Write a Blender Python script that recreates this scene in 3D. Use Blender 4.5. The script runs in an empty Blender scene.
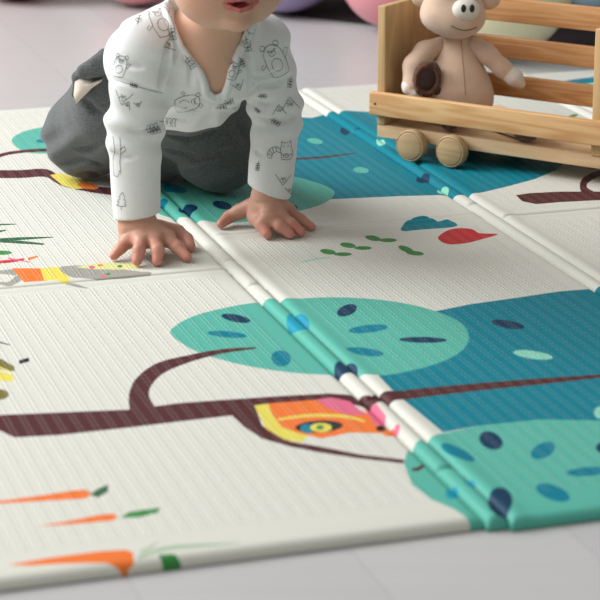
import bpy, bmesh, math, random
import numpy as np
from mathutils import Vector, Matrix
from mathutils.geometry import delaunay_2d_cdt
from mathutils.bvhtree import BVHTree

random.seed(7)
sc = bpy.context.scene
C = sc.collection

# ------------------------------------------------------------------ camera
F_PX, TH, CAM_H = 2233.5, 0.3006, 0.75
cam = bpy.data.cameras.new('camera'); camo = bpy.data.objects.new('camera', cam); C.objects.link(camo)
cam.sensor_width = 36; cam.lens = F_PX / 600 * 36
camo.location = (0, 0, CAM_H); camo.rotation_euler = (math.pi/2 - TH, 0, 0)
cam.dof.use_dof = True; cam.dof.focus_distance = 2.78; cam.dof.aperture_fstop = 9.0
cam.clip_start = .05
sc.camera = camo
# ------------------------------------------------------------------ world and light
w = bpy.data.worlds.new('room_daylight'); sc.world = w; w.use_nodes = True
bg = w.node_tree.nodes['Background']
bg.inputs[0].default_value = (0.95, 0.94, 0.90, 1); bg.inputs[1].default_value = 0.31
def area(name, loc, target, sx, sy, energy, col):
    l = bpy.data.lights.new(name, 'AREA'); l.shape = 'RECTANGLE'; l.size = sx; l.size_y = sy
    l.energy = energy; l.color = col
    o = bpy.data.objects.new(name, l); C.objects.link(o); o.location = loc
    o.rotation_euler = (Vector(target) - Vector(loc)).to_track_quat('-Z', 'Y').to_euler()
area('window_daylight', (-2.7, 3.5, 2.0), (0, 2.2, 0), 2.2, 1.8, 165, (0.98, 0.99, 1.0))
area('overhead_fill', (-1.9, 1.4, 2.5), (0, 2.6, 0), 2.2, 2.2, 40, (1.0, 0.98, 0.93))  # added fill lamp overhead, stands for no real source
sc.view_settings.view_transform = 'Standard'; sc.view_settings.look = 'None'
sc.view_settings.gamma = 1; sc.view_settings.exposure = 0.06; sc.view_settings.use_curve_mapping = False

# ------------------------------------------------------------------ helpers
ct, st = math.cos(TH), math.sin(TH)
def ray(u, v):
    dx, dy = (u-300)/F_PX, (300-v)/F_PX
    return Vector((dx, ct+dy*st, -st+dy*ct))
def U(u, v, y):
    d = ray(u, v); t = y/d.y
    return Vector((d.x*t, y, CAM_H + d.z*t))
def Z(u, v, z):
    d = ray(u, v); t = (z-CAM_H)/d.z
    return Vector((d.x*t, d.y*t, z))
def lin(c):
    r = []
    for x in c:
        x /= 255
        r.append(x/12.92 if x <= .04045 else ((x+.055)/1.055)**2.4)
    return tuple(r)
def tag(o, label=None, cat=None, group=None, kind=None):
    if label: o['label'] = label
    if cat: o['category'] = cat
    if group: o['group'] = group
    if kind: o['kind'] = kind
    return o
def empty(name, loc=(0, 0, 0), rz=0):
    o = bpy.data.objects.new(name, None); C.objects.link(o); o.location = loc; o.rotation_euler = (0, 0, rz)
    o.empty_display_size = .05
    return o
def link(name, me, mats, parent=None, smooth=True):
    o = bpy.data.objects.new(name, me); C.objects.link(o)
    for m in (mats if isinstance(mats, (list, tuple)) else [mats]): me.materials.append(m)
    if smooth: me.polygons.foreach_set('use_smooth', [True]*len(me.polygons))
    if parent:
        r = parent
        while r.parent: r = r.parent
        if r.get('_wc'): me.transform(Matrix.Translation(-r.location))
        o.parent = parent
    return o
def me_from(verts, faces, mi=None):
    me = bpy.data.meshes.new('mesh'); me.from_pydata([tuple(v) for v in verts], [], faces)
    if mi is not None: me.polygons.foreach_set('material_index', mi)
    me.update(); return me

# ---- materials
def mat(name, col, rough=.6, spec=.5, noise=0, nscale=40, bump=0, bscale=200, sheen=0, sss=0, vcol=None):
    m = bpy.data.materials.new(name); m.use_nodes = True; nt = m.node_tree; N = nt.nodes; L = nt.links
    b = N['Principled BSDF']; c = lin(col)
    b.inputs['Base Color'].default_value = (*c, 1); b.inputs['Roughness'].default_value = rough
    b.inputs['Specular IOR Level'].default_value = spec
    if sheen: b.inputs['Sheen Weight'].default_value = sheen; b.inputs['Sheen Roughness'].default_value = .5
    if sss:
        b.inputs['Subsurface Weight'].default_value = sss; b.inputs['Subsurface Scale'].default_value = .006
        b.inputs['Subsurface Radius'].default_value = (1, .35, .2)
    tc = N.new('ShaderNodeTexCoord')
    src = None
    if vcol:
        a = N.new('ShaderNodeAttribute'); a.attribute_name = vcol; src = a.outputs['Color']
    if noise:
        n = N.new('ShaderNodeTexNoise'); n.inputs['Scale'].default_value = nscale; n.inputs['Detail'].default_value = 4
        L.new(tc.outputs['Object'], n.inputs['Vector'])
        mr = N.new('ShaderNodeMapRange'); mr.inputs[1].default_value = .3; mr.inputs[2].default_value = .7
        mr.inputs[3].default_value = 1-noise; mr.inputs[4].default_value = 1+noise
        L.new(n.outputs[0], mr.inputs[0])
        mx = N.new('ShaderNodeVectorMath'); mx.operation = 'SCALE'
        if src: L.new(src, mx.inputs[0])
        else: mx.inputs[0].default_value = c
        L.new(mr.outputs[0], mx.inputs['Scale']); src = mx.outputs[0]
    if src: L.new(src, b.inputs['Base Color'])
    if bump:
        n = N.new('ShaderNodeTexNoise'); n.inputs['Scale'].default_value = bscale; n.inputs['Detail'].default_value = 3
        L.new(tc.outputs['Object'], n.inputs['Vector'])
        bp = N.new('ShaderNodeBump'); bp.inputs['Strength'].default_value = bump; bp.inputs['Distance'].default_value = .001
        L.new(n.outputs[0], bp.inputs['Height']); L.new(bp.outputs[0], b.inputs['Normal'])
    return m

def wood_mat(name, c1, c2, axis=0, scale=1.0, rough=.55):
    m = bpy.data.materials.new(name); m.use_nodes = True; nt = m.node_tree; N = nt.nodes; L = nt.links
    b = N['Principled BSDF']; b.inputs['Roughness'].default_value = rough; b.inputs['Specular IOR Level'].default_value = .3
    tc = N.new('ShaderNodeTexCoord'); mp = N.new('ShaderNodeMapping')
    s = [60, 60, 60]; s[axis] = 5
    mp.inputs['Scale'].default_value = [x*scale for x in s]
    oi = N.new('ShaderNodeObjectInfo'); ad = N.new('ShaderNodeVectorMath'); ad.operation = 'ADD'
    ml = N.new('ShaderNodeMath'); ml.operation = 'MULTIPLY'; ml.inputs[1].default_value = 37
    L.new(oi.outputs['Random'], ml.inputs[0]); L.new(tc.outputs['Object'], mp.inputs['Vector'])
    L.new(mp.outputs[0], ad.inputs[0]); L.new(ml.outputs[0], ad.inputs[1])
    n1 = N.new('ShaderNodeTexNoise'); n1.inputs['Scale'].default_value = .45; n1.inputs['Detail'].default_value = 2
    L.new(ad.outputs[0], n1.inputs['Vector'])
    # contour lines of a smooth noise give the flamed grain
    mu = N.new('ShaderNodeMath'); mu.operation = 'MULTIPLY'; mu.inputs[1].default_value = 60; L.new(n1.outputs[0], mu.inputs[0])
    sn = N.new('ShaderNodeMath'); sn.operation = 'SINE'; L.new(mu.outputs[0], sn.inputs[0])
    n2 = N.new('ShaderNodeTexNoise'); n2.inputs['Scale'].default_value = 3; n2.inputs['Detail'].default_value = 5
    L.new(ad.outputs[0], n2.inputs['Vector'])
    a = N.new('ShaderNodeMath'); a.operation = 'MULTIPLY_ADD'; a.inputs[1].default_value = .22; L.new(sn.outputs[0], a.inputs[0]); L.new(n2.outputs[0], a.inputs[2])
    cr = N.new('ShaderNodeValToRGB'); cr.color_ramp.elements[0].position = .25; cr.color_ramp.elements[1].position = .75
    cr.color_ramp.elements[0].color = (*lin(c1), 1); cr.color_ramp.elements[1].color = (*lin(c2), 1)
    L.new(a.outputs[0], cr.inputs[0]); L.new(cr.outputs[0], b.inputs['Base Color'])
    return m

# play mat material: embossed ribs running along y (mat local), rows of dashes between them
BORDER = .020
def mat_print(name, col, ribs=True):
    m = bpy.data.materials.new(name); m.use_nodes = True; nt = m.node_tree; N = nt.nodes; L = nt.links
    b = N['Principled BSDF']; b.inputs['Base Color'].default_value = (*lin(col), 1)
    b.inputs['Roughness'].default_value = .5; b.inputs['Specular IOR Level'].default_value = .14
    if not ribs: return m
    def M(op, a, b_=None, c=None):
        n = N.new('ShaderNodeMath'); n.operation = op
        for i, x in enumerate((a, b_, c)):
            if x is None: continue
            if isinstance(x, (int, float)): n.inputs[i].default_value = x
            else: L.new(x, n.inputs[i])
        return n.outputs[0]
    tc = N.new('ShaderNodeTexCoord'); sp = N.new('ShaderNodeSeparateXYZ'); L.new(tc.outputs['Object'], sp.inputs[0])
    at = N.new('ShaderNodeAttribute'); at.attribute_name = 'rib'
    x, y = sp.outputs[0], sp.outputs[1]
    P = .0155
    q = M('DIVIDE', x, P); fr = M('FRACT', q); row = M('FLOOR', q)
    def ridge(c, wd):
        d = M('ABSOLUTE', M('SUBTRACT', fr, c)); return M('SMOOTH_MIN', 1, M('MAXIMUM', 0, M('SUBTRACT', 1, M('DIVIDE', d, wd))), .1)
    r1 = ridge(.14, .10); r2 = ridge(.42, .10)
    yy = M('FRACT', M('ADD', M('DIVIDE', y, .0105), M('MULTIPLY', row, .5)))
    band = M('MULTIPLY', M('GREATER_THAN', fr, .52), M('LESS_THAN', fr, .98))
    dash = M('MULTIPLY', band, M('LESS_THAN', M('ABSOLUTE', M('SUBTRACT', yy, .5)), .26))
    ycut = M('FRACT', M('DIVIDE', y, .0105)); brk = M('SUBTRACT', 1, M('MULTIPLY', M('LESS_THAN', ycut, .34), .85))
    h = M('ADD', M('MULTIPLY', M('ADD', r1, r2), brk), M('MULTIPLY', dash, .45))
    h = M('MULTIPLY', h, at.outputs['Fac'])
    bp = N.new('ShaderNodeBump'); bp.inputs['Strength'].default_value = 1; bp.inputs['Distance'].default_value = .0006
    L.new(h, bp.inputs['Height']); L.new(bp.outputs[0], b.inputs['Normal'])
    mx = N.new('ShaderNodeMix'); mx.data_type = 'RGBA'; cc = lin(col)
    mx.inputs[6].default_value = (*[x*.93 for x in cc], 1); mx.inputs[7].default_value = (*[x+(.72-x)*.10 for x in cc], 1)  # ridge tops tinted lighter: highlights on the embossing put into the colour
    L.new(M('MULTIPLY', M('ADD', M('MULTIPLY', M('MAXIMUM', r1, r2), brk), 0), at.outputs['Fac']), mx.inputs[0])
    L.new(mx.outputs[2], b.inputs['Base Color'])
    return m

# ---- basic shapes
def box_me(lo, hi, bev=.0012, seg=2):
    bm = bmesh.new(); bmesh.ops.create_cube(bm, size=1)
    for v in bm.verts:
        v.co = Vector([lo[i] + (v.co[i]+.5)*(hi[i]-lo[i]) for i in range(3)])
    if bev: bmesh.ops.bevel(bm, geom=bm.edges[:], offset=bev, segments=seg, affect='EDGES', profile=.6)
    me = bpy.data.meshes.new('mesh'); bm.to_mesh(me); bm.free(); return me
def lathe_me(prof, n=40, axis='z'):
    vs, fs = [], []
    k = len(prof)
    for i in range(n):
        a = 2*math.pi*i/n
        for r, z in prof:
            p = (r*math.cos(a), r*math.sin(a), z)
            vs.append(p if axis == 'z' else (p[0], p[2], p[1]))
    for i in range(n):
        j = (i+1) % n
        for q in range(k-1): fs.append((i*k+q, j*k+q, j*k+q+1, i*k+q+1))
    me = me_from(vs, fs); bm = bmesh.new(); bm.from_mesh(me)
    bmesh.ops.remove_doubles(bm, verts=bm.verts, dist=1e-6); bmesh.ops.recalc_face_normals(bm, faces=bm.faces); bm.to_mesh(me); bm.free()
    return me
def tube_me(pts, rad, n=10):
    pts = [Vector(p) for p in pts]; vs, fs = [], []
    rad = rad if isinstance(rad, (list, tuple)) else [rad]*len(pts)
    up = Vector((0, 0, 1))
    for i, p in enumerate(pts):
        t = (pts[min(i+1, len(pts)-1)] - pts[max(i-1, 0)]).normalized()
        a = t.cross(up)
        if a.length < .1: a = t.cross(Vector((1, 0, 0)))
        a.normalize(); b = t.cross(a)
        for k in range(n):
            th = 2*math.pi*k/n; vs.append(p + (a*math.cos(th)+b*math.sin(th))*rad[i])
    for i in range(len(pts)-1):
        for k in range(n):
            k2 = (k+1) % n; fs.append((i*n+k, i*n+k2, (i+1)*n+k2, (i+1)*n+k))
    fs.append(tuple(range(n))[::-1]); fs.append(tuple((len(pts)-1)*n+k for k in range(n)))
    return me_from(vs, fs)

# ---- signed distance modelling with surface nets
def cone(a, b, ra, rb):
    a = np.array(a, float); b = np.array(b, float); ab = b-a; l2 = float(ab@ab)+1e-12
    def f(P):
        t = np.clip((P-a)@ab/l2, 0, 1)
        return np.linalg.norm(P-a-t[..., None]*ab, axis=-1) - (ra+(rb-ra)*t)
    m = max(ra, rb); f.bb = (np.minimum(a, b)-m, np.maximum(a, b)+m)
    return f
def ell(c, r, R=None):
    c = np.array(c, float); r = np.array(r, float); R = np.array(R) if R is not None else np.eye(3)
    def f(P):
        q = (P-c)@R
        k0 = np.linalg.norm(q/r, axis=-1); k1 = np.linalg.norm(q/(r*r), axis=-1)+1e-9
        return k0*(k0-1)/k1
    m = r.max(); f.bb = (c-m, c+m); return f
def smin(a, b, k):
    if k <= 0: return np.minimum(a, b)
    h = np.maximum(k-np.abs(a-b), 0)/k
    return np.minimum(a, b) - h*h*k*.25
def union(fs, k=0):
    def f(P):
        d = fs[0](P)
        for g in fs[1:]: d = smin(d, g(P), k)
        return d
    f.bb = (np.min([g.bb[0] for g in fs], axis=0), np.max([g.bb[1] for g in fs], axis=0)); return f
def blend(a, b, k):
    return union([a, b], k)
class Field:
    def __init__(s, lo, hi, h):
        s.lo = np.array(lo, float); s.h = h; s.n = np.ceil((np.array(hi)-s.lo)/h).astype(int)+1
        s.A = np.full(s.n, .05, np.float32)
    def block(s, lo, hi):
        i0 = np.clip(np.floor((lo-s.lo)/s.h).astype(int), 0, s.n); i1 = np.clip(np.ceil((hi-s.lo)/s.h).astype(int)+1, 0, s.n)
        sl = tuple(slice(a, b) for a, b in zip(i0, i1))
        g = [s.lo[i]+s.h*np.arange(i0[i], i1[i]) for i in range(3)]
        P = np.stack(np.meshgrid(*g, indexing='ij'), -1)
        return sl, P
    def add(s, f, k=0, m=.012):
        sl, P = s.block(f.bb[0]-m-k, f.bb[1]+m+k)
        s.A[sl] = smin(s.A[sl], f(P), k); return s
    def cut(s, f, k=0, m=.01):
        sl, P = s.block(f.bb[0]-m, f.bb[1]+m)
        s.A[sl] = -smin(-s.A[sl], f(P), k); return s
    def mesh(s):
        A = s.A; h = s.h
        # pad so that it closes
        A[0], A[-1], A[:, 0], A[:, -1], A[:, :, 0], A[:, :, -1] = .01, .01, .01, .01, .01, .01
        B = A < 0
        n = s.n
        cnt = np.zeros(n-1, np.int8)
        for i in (0, 1):
            for j in (0, 1):
                for k in (0, 1): cnt += B[i:n[0]-1+i, j:n[1]-1+j, k:n[2]-1+k]
        act = np.argwhere((cnt > 0) & (cnt < 8))
        idx = np.full(n-1, -1, np.int32); idx[tuple(act.T)] = np.arange(len(act))
        cs = np.array([(i, j, k) for i in (0, 1) for j in (0, 1) for k in (0, 1)])
        val = np.stack([A[tuple((act+c).T)] for c in cs], 1).astype(float)
        acc = np.zeros((len(act), 3)); num = np.zeros(len(act))
        for a in range(8):
            for b in range(a+1, 8):
                if np.abs(cs[a]-cs[b]).sum() != 1: continue
                va, vb = val[:, a], val[:, b]; ok = (va < 0) != (vb < 0)
                t = np.where(ok, va/np.where(ok, va-vb, 1), 0)
                p = cs[a]+t[:, None]*(cs[b]-cs[a]); acc += p*ok[:, None]; num += ok
        V = s.lo + h*(act + acc/num[:, None])
        F = []
        for ax in range(3):
            o = [0, 0, 0]; o[ax] = 1
            a = B[:n[0]-o[0], :n[1]-o[1], :n[2]-o[2]]; b = B[o[0]:, o[1]:, o[2]:]
            e = np.argwhere(a != b); u, v = (ax+1) % 3, (ax+2) % 3
            e = e[(e[:, u] > 0) & (e[:, v] > 0)]
            flip = a[tuple(e.T)]
            du = np.zeros(3, int); du[u] = 1; dv = np.zeros(3, int); dv[v] = 1
            q = np.stack([idx[tuple((e-du-dv).T)], idx[tuple((e-dv).T)], idx[tuple(e.T)], idx[tuple((e-du).T)]], 1)
            q[~flip] = q[~flip][:, ::-1]; F.append(q)
        F = np.concatenate(F)
        me = bpy.data.meshes.new('mesh')
        me.vertices.add(len(V)); me.vertices.foreach_set('co', V.astype(np.float32).ravel())
        me.loops.add(F.size); me.loops.foreach_set('vertex_index', F.astype(np.int32).ravel())
        me.polygons.add(len(F)); me.polygons.foreach_set('loop_start', np.arange(0, F.size, 4, dtype=np.int32))
        me.polygons.foreach_set('loop_total', np.full(len(F), 4, np.int32))
        me.update(calc_edges=True); me.validate(); s.V = V; s.F = F
        return me
def tree_of(field):
    field.mesh(); return BVHTree.FromPolygons([tuple(v) for v in field.V], [tuple(int(i) for i in f) for f in field.F])
def chain(b_, pts, r, off, fade=True):
    q = []
    for i in range(len(pts)-1):
        n_ = max(1, int(math.hypot(pts[i+1][0]-pts[i][0], pts[i+1][1]-pts[i][1])/3))
        for k in range(n_):
            u, v = (pts[i][j]+(pts[i+1][j]-pts[i][j])*k/n_ for j in (0, 1))
            h = b_.ray_cast(Vector((0, 0, CAM_H)), ray(u, v).normalized())
            if h[0]: q.append((h[0], h[1]))
    n_ = len(q); res = []
    for i in range(n_-1):
        if (q[i][0]-q[i+1][0]).length > .012: continue
        e0, e1 = (min(1, 3*i/n_+.25, 3*(n_-i)/n_+.25) if fade else 1), (min(1, 3*(i+1)/n_+.25, 3*(n_-i-1)/n_+.25) if fade else 1)
        res.append(cone(q[i][0]+q[i][1]*off, q[i+1][0]+q[i+1][1]*off, r*e0, r*e1))
    return res
def smooth_me(me, it=2, f=.5):
    bm = bmesh.new(); bm.from_mesh(me)
    for _ in range(it): bmesh.ops.smooth_vert(bm, verts=bm.verts, factor=f, use_axis_x=True, use_axis_y=True, use_axis_z=True)
    bm.to_mesh(me); bm.free(); return me
def vcolor(me, fn):
    n = len(me.vertices); co = np.empty(n*3, np.float32); me.vertices.foreach_get('co', co); co = co.reshape(-1, 3).astype(float)
    col = np.ones((n, 4)); col[:, :3] = fn(co)
    a = me.color_attributes.new('tint', 'FLOAT_COLOR', 'POINT'); a.data.foreach_set('color', col.astype(np.float32).ravel())

# ================================================================== FLOOR
def floor():
    m = bpy.data.materials.new('pale_laminate'); m.use_nodes = True; nt = m.node_tree; N = nt.nodes; L = nt.links
    b = N['Principled BSDF']; b.inputs['Roughness'].default_value = .33; b.inputs['Specular IOR Level'].default_value = .4
    tc = N.new('ShaderNodeTexCoord'); mp = N.new('ShaderNodeMapping'); mp.inputs['Rotation'].default_value = (0, 0, math.radians(72))
    L.new(tc.outputs['Object'], mp.inputs['Vector'])
    br = N.new('ShaderNodeTexBrick'); br.inputs['Scale'].default_value = 1; br.inputs['Brick Width'].default_value = 1.3
    br.inputs['Row Height'].default_value = .19; br.inputs['Mortar Size'].default_value = .0012; br.inputs['Mortar Smooth'].default_value = .5
    br.inputs['Color1'].default_value = (*lin((187, 186, 186)), 1); br.inputs['Color2'].default_value = (*lin((182, 181, 182)), 1)
    br.inputs['Mortar'].default_value = (*lin((170, 171, 174)), 1)
    L.new(mp.outputs[0], br.inputs['Vector'])
    mp2 = N.new('ShaderNodeMapping'); mp2.inputs['Rotation'].default_value = (0, 0, math.radians(72)); mp2.inputs['Scale'].default_value = (2, 24, 1)
    L.new(tc.outputs['Object'], mp2.inputs['Vector'])
    n = N.new('ShaderNodeTexNoise'); n.inputs['Scale'].default_value = 2; n.inputs['Detail'].default_value = 4; L.new(mp2.outputs[0], n.inputs['Vector'])
    mr = N.new('ShaderNodeMapRange'); mr.inputs[3].default_value = .95; mr.inputs[4].default_value = 1.05; L.new(n.outputs[0], mr.inputs[0])
    vm = N.new('ShaderNodeVectorMath'); vm.operation = 'SCALE'; L.new(br.outputs[0], vm.inputs[0]); L.new(mr.outputs[0], vm.inputs['Scale'])
    L.new(vm.outputs[0], b.inputs['Base Color'])
    o = link('floor', box_me((-5, -1.5, -.02), (5, 7.6, 0), 0), m, smooth=False); tag(o, kind='structure')
    wl = link('wall_back', box_me((-5, 7.6, 0), (5, 7.7, 2.8), 0), mat('pale_wall_paint', (214, 212, 208), .8, .2), smooth=False); tag(wl, kind='structure')
floor()

# ================================================================== PLAY MAT
YAW = 0.3107
cyw, syw = math.cos(YAW), math.sin(YAW)
MZ = .012
mat_root = empty('folding_play_mat', (0, 0, 0), YAW)
tag(mat_root, 'cream foam folding play mat printed with teal trees, spread on the pale floor', 'play mat')
def ST(u, v, z=MZ):
    p = Z(u, v, z); return Vector((p.x*cyw+p.y*syw, -p.x*syw+p.y*cyw))
PAL = {'cream': (216, 216, 207), 'mint': (90, 178, 162), 'teal': (0, 125, 143), 'navy': (14, 58, 88), 'blue': (0, 124, 146),
       'brown': (84, 42, 44), 'yellow': (226, 212, 96), 'orange': (236, 122, 56), 'pink': (222, 108, 140), 'green': (62, 138, 70),
       'red': (196, 52, 60), 'grey': (160, 158, 150), 'black': (34, 34, 38), 'pale_yellow': (216, 216, 150), 'olive': (120, 112, 58),
       'dark_green': (48, 98, 64), 'pale_mint': (140, 210, 188), 'pale_green': (170, 190, 165), 'aqua': (20, 150, 176)}
PK = list(PAL)
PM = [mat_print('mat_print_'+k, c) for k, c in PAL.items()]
PRINTS = []
def catmull(pts, sub=5):
    n = len(pts); out = []
    for i in range(n):
        p0, p1, p2, p3 = pts[i-1], pts[i], pts[(i+1) % n], pts[(i+2) % n]
        for k in range(sub):
            t = k/sub
            out.append(tuple(.5*((2*p1[j])+(-p0[j]+p2[j])*t+(2*p0[j]-5*p1[j]+4*p2[j]-p3[j])*t*t+(-p0[j]+3*p1[j]-3*p2[j]+p3[j])*t**3) for j in (0, 1)))
    return out
def poly(c, pts, smooth=False):
    if smooth: pts = catmull(pts)
    PRINTS.append((PK.index(c), [ST(*p) for p in pts]))
def spot(c, u, v, ru, rv, ang=0, n=16):
    a = math.radians(ang); pts = []
    for k in range(n):
        th = 2*math.pi*k/n; x, y = ru*math.cos(th), rv*math.sin(th)
        pts.append((u+x*math.cos(a)-y*math.sin(a), v+x*math.sin(a)+y*math.cos(a)))
    poly(c, pts)
def stroke(c, pts, ws):
    ws = ws if isinstance(ws, (list, tuple)) else [ws]*len(pts)
    # smooth the centre line
    q = []; W = []
    n = len(pts)
    for i in range(n-1):
        p0, p1, p2, p3 = pts[max(i-1, 0)], pts[i], pts[i+1], pts[min(i+2, n-1)]
        for k in range(5):
            t = k/5
            q.append(tuple(.5*((2*p1[j])+(-p0[j]+p2[j])*t+(2*p0[j]-5*p1[j]+4*p2[j]-p3[j])*t*t+(-p0[j]+3*p1[j]-3*p2[j]+p3[j])*t**3) for j in (0, 1)))
            W.append(ws[i]+(ws[i+1]-ws[i])*t)
    q.append(pts[-1]); W.append(ws[-1]); L, R = [], []
    for i, p in enumerate(q):
        a, b = q[max(i-1, 0)], q[min(i+1, len(q)-1)]; dx, dy = b[0]-a[0], b[1]-a[1]; l = math.hypot(dx, dy)+1e-9
        nx, ny = -dy/l*W[i]/2, dx/l*W[i]/2
        L.append((p[0]+nx, p[1]+ny)); R.append((p[0]-nx, p[1]-ny))
    poly(c, L+R[::-1])

# --- upper trees
poly('teal', [(230, 112), (312, 117), (326, 113), (350, 110), (392, 112), (460, 120), (530, 138), (566, 160), (556, 169), (535, 178), (505, 186), (462, 196), (440, 194), (400, 195), (333, 198), (230, 205), (140, 190), (150, 120)])
poly('mint', [(140, 166), (170, 160), (215, 162), (265, 170), (305, 178), (330, 187), (334, 194), (322, 203), (298, 210), (262, 218), (225, 222), (186, 218), (160, 213), (146, 195)], True)
spot('blue', 175, 188, 12, 4.5, 10); spot('navy', 188, 209, 10, 4.5, -14); spot('navy', 222, 204, 10, 4, 12); spot('navy', 208, 186, 9, 3, 0)
spot('blue', 162, 202, 6, 3, 0); spot('navy', 150, 178, 12, 4, 5); spot('navy', 289, 206, 9, 3, 4); spot('blue', 262, 200, 10, 3, 4)
spot('mint', 361, 169, 8, 3, 4); spot('mint', 315, 140, 8, 2.6, 10); stroke('brown', [(296, 158), (325, 156), (356, 152)], [2, 2, .8])
spot('navy', 345, 130, 5, 4, 20); spot('pale_mint', 381, 142, 5, 4, 20); spot('navy', 423, 178, 7, 4, -10); spot('pale_mint', 443, 190, 6, 3)
poly('mint', [(12, 141), (20, 132), (45, 126), (75, 128), (90, 140), (70, 150), (30, 152)], True); spot('blue', 41, 140, 5, 2)
stroke('brown', [(-10, 158), (10, 152), (45, 149), (70, 152)], [4, 3, 3, 2])
stroke('brown', [(-10, 173), (20, 173), (46, 172), (62, 181), (85, 187), (108, 190), (150, 194)], [8, 8, 8, 7, 6, 7, 7])
poly('yellow', [(50, 174), (60, 172), (80, 178), (96, 182), (88, 187), (74, 188), (62, 184)]); spot('orange', 88, 185, 11, 3, 8)
poly('pale_mint', [(538, 85), (560, 81), (594, 76), (620, 74), (620, 79), (590, 83), (560, 87)]); poly('blue', [(548, 84), (570, 79), (610, 74), (610, 79), (585, 83), (560, 85)])
spot('green', 573, 115, 5, 1.5, -15)
# --- right branch
poly('brown', [(516, 194), (530, 192), (560, 190.5), (600, 190.5), (640, 189), (640, 198), (600, 199), (560, 201), (536, 203), (522, 200)])
stroke('brown', [(615, 170), (597, 173), (585, 180), (584, 188), (592, 193)], [5, 6, 7, 7, 6])
# --- middle panel small prints
poly('teal', [(401, 227), (408, 220), (422, 215.5), (432, 218), (438, 220.5), (448, 219), (457, 223), (452, 226), (420, 228.5), (404, 230)], True)
poly('red', [(438, 237), (446, 230), (458, 227), (472, 228), (480, 232), (498, 233), (482, 238), (466, 242), (448, 243)], True)
for a in ((328, 250.5, 8, 2.6, 8), (343, 253, 9, 1.9, 0), (348, 244, 8, 2.6, 8), (363, 246.8, 9, 1.9, 0), (373, 237, 8, 2.6, 10), (388, 239, 9, 2, 0), (406, 248, 8, 2.8, 20), (415, 252, 9, 2.2, 5)): spot('green', *a)
stroke('pale_mint', [(300, 261), (315, 258), (330, 256)], [1, 1.2, .6])
# --- upper large tree of the front row
poly('teal', [(378, 374), (391, 388), (405, 402), (425, 418), (443, 431), (480, 424), (540, 418), (600, 419), (900, 470), (1000, 420), (1000, 330), (900, 290), (760, 280), (600, 287), (560, 290), (520, 296), (470, 303), (425, 312), (380, 340)])
poly('mint', [(171, 333), (176, 324), (193, 315), (218, 308), (250, 302), (290, 298), (335, 296), (385, 299), (430, 308), (460, 321), (469, 336), (461, 350), (440, 361), (412, 369), (382, 374), (350, 374), (318, 373), (290, 371), (255, 366), (220, 358), (192, 348)], True)
spot('navy', 236, 317, 15, 3.8, 11); spot('blue', 227, 333, 20, 3.2, 5); spot('blue', 281, 357, 10, 8, 10); spot('aqua', 298, 322, 12, 9, 20)
spot('navy', 347, 309, 10.5, 5.5, -20); spot('blue', 368, 327.5, 20, 4, -6); spot('blue', 365, 350.5, 19, 4, 7); spot('navy', 423, 338.5, 24, 3, 1)
spot('navy', 346, 369, 12, 8, 5); spot('navy', 508, 323, 17, 4, 10); spot('pale_mint', 533, 353.5, 20, 4, 8)
poly('cream', [(330, 376), (360, 373), (378, 376), (392, 390), (415, 408), (443, 431), (438, 440), (408, 452), (380, 420)])
# --- lower right tree
poly('mint', [(404, 462), (407, 450), (420, 441), (443, 432), (480, 424), (540, 418), (600, 419), (700, 430), (790, 455), (830, 500), (820, 640), (500, 640), (484, 545), (470, 518), (455, 508), (432, 498), (412, 483)])
spot('navy', 491, 439, 12.5, 8.5, 25); spot('blue', 458, 452, 18.5, 5.5, 24); spot('blue', 543, 449, 13, 7.5, -25); spot('blue', 588, 470, 22, 4.5, -4)
spot('blue', 553, 491, 18, 7.5, 20); spot('navy', 601, 446, 5, 5); spot('pale_mint', 600, 411, 6, 6); spot('aqua', 452, 491, 6, 7, 30); spot('aqua', 470, 482, 6, 5, 30)
spot('navy', 500, 501, 12.5, 15, 10)
stroke('brown', [(412, 468), (419, 467), (426, 461)], [3, 4, 3])
# --- front branch
poly('brown', [(-10, 414), (0, 413.5), (60, 411), (131, 408), (180, 401.5), (230, 398), (290, 394), (330, 392), (358, 394), (372, 397), (380, 392), (420, 387), (480, 381.5), (540, 377), (600, 373), (660, 369), (660, 372), (600, 376.5), (540, 383), (480, 389), (420, 396), (385, 402), (365, 406), (340, 400), (290, 401), (255, 404), (262, 424), (290, 440), (320, 445), (360, 453), (404, 458), (404, 462), (360, 457), (320, 451), (290, 445), (262, 437), (245, 426), (232, 414), (180, 420), (130, 426), (60, 433.5), (14, 436), (0, 429), (-10, 428)])
stroke('brown', [(144, 412), (139, 397), (143, 382), (160, 367), (190, 357), (222, 350), (256, 346.5)], [26, 21, 17, 12, 7, 4.5, 1.5])
poly('yellow', [(254, 404), (270, 402), (282, 425), (308, 434), (302, 441), (284, 438), (266, 427)])
poly('orange', [(268, 402), (320, 398), (352, 405), (372, 414), (388, 432), (350, 431), (322, 437), (300, 432), (282, 426), (272, 413)])
poly('pink', [(316, 398), (332, 396), (350, 400), (366, 414), (348, 413), (328, 407)]); stroke('yellow', [(278, 418), (310, 414), (345, 415), (365, 420)], [2, 3, 3, 1.5])
spot('black', 319, 425, 24, 6, -3); spot('blue', 307, 427, 7, 5); spot('yellow', 321, 426, 11, 4.6); spot('green', 320, 426, 4, 2.4)
poly('pink', [(364, 406), (376, 404), (386, 416), (384, 426), (374, 422)]); spot('orange', 389, 430, 7, 5); spot('black', 381, 427, 5, 3); spot('pink', 397, 428, 3, 3)
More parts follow.
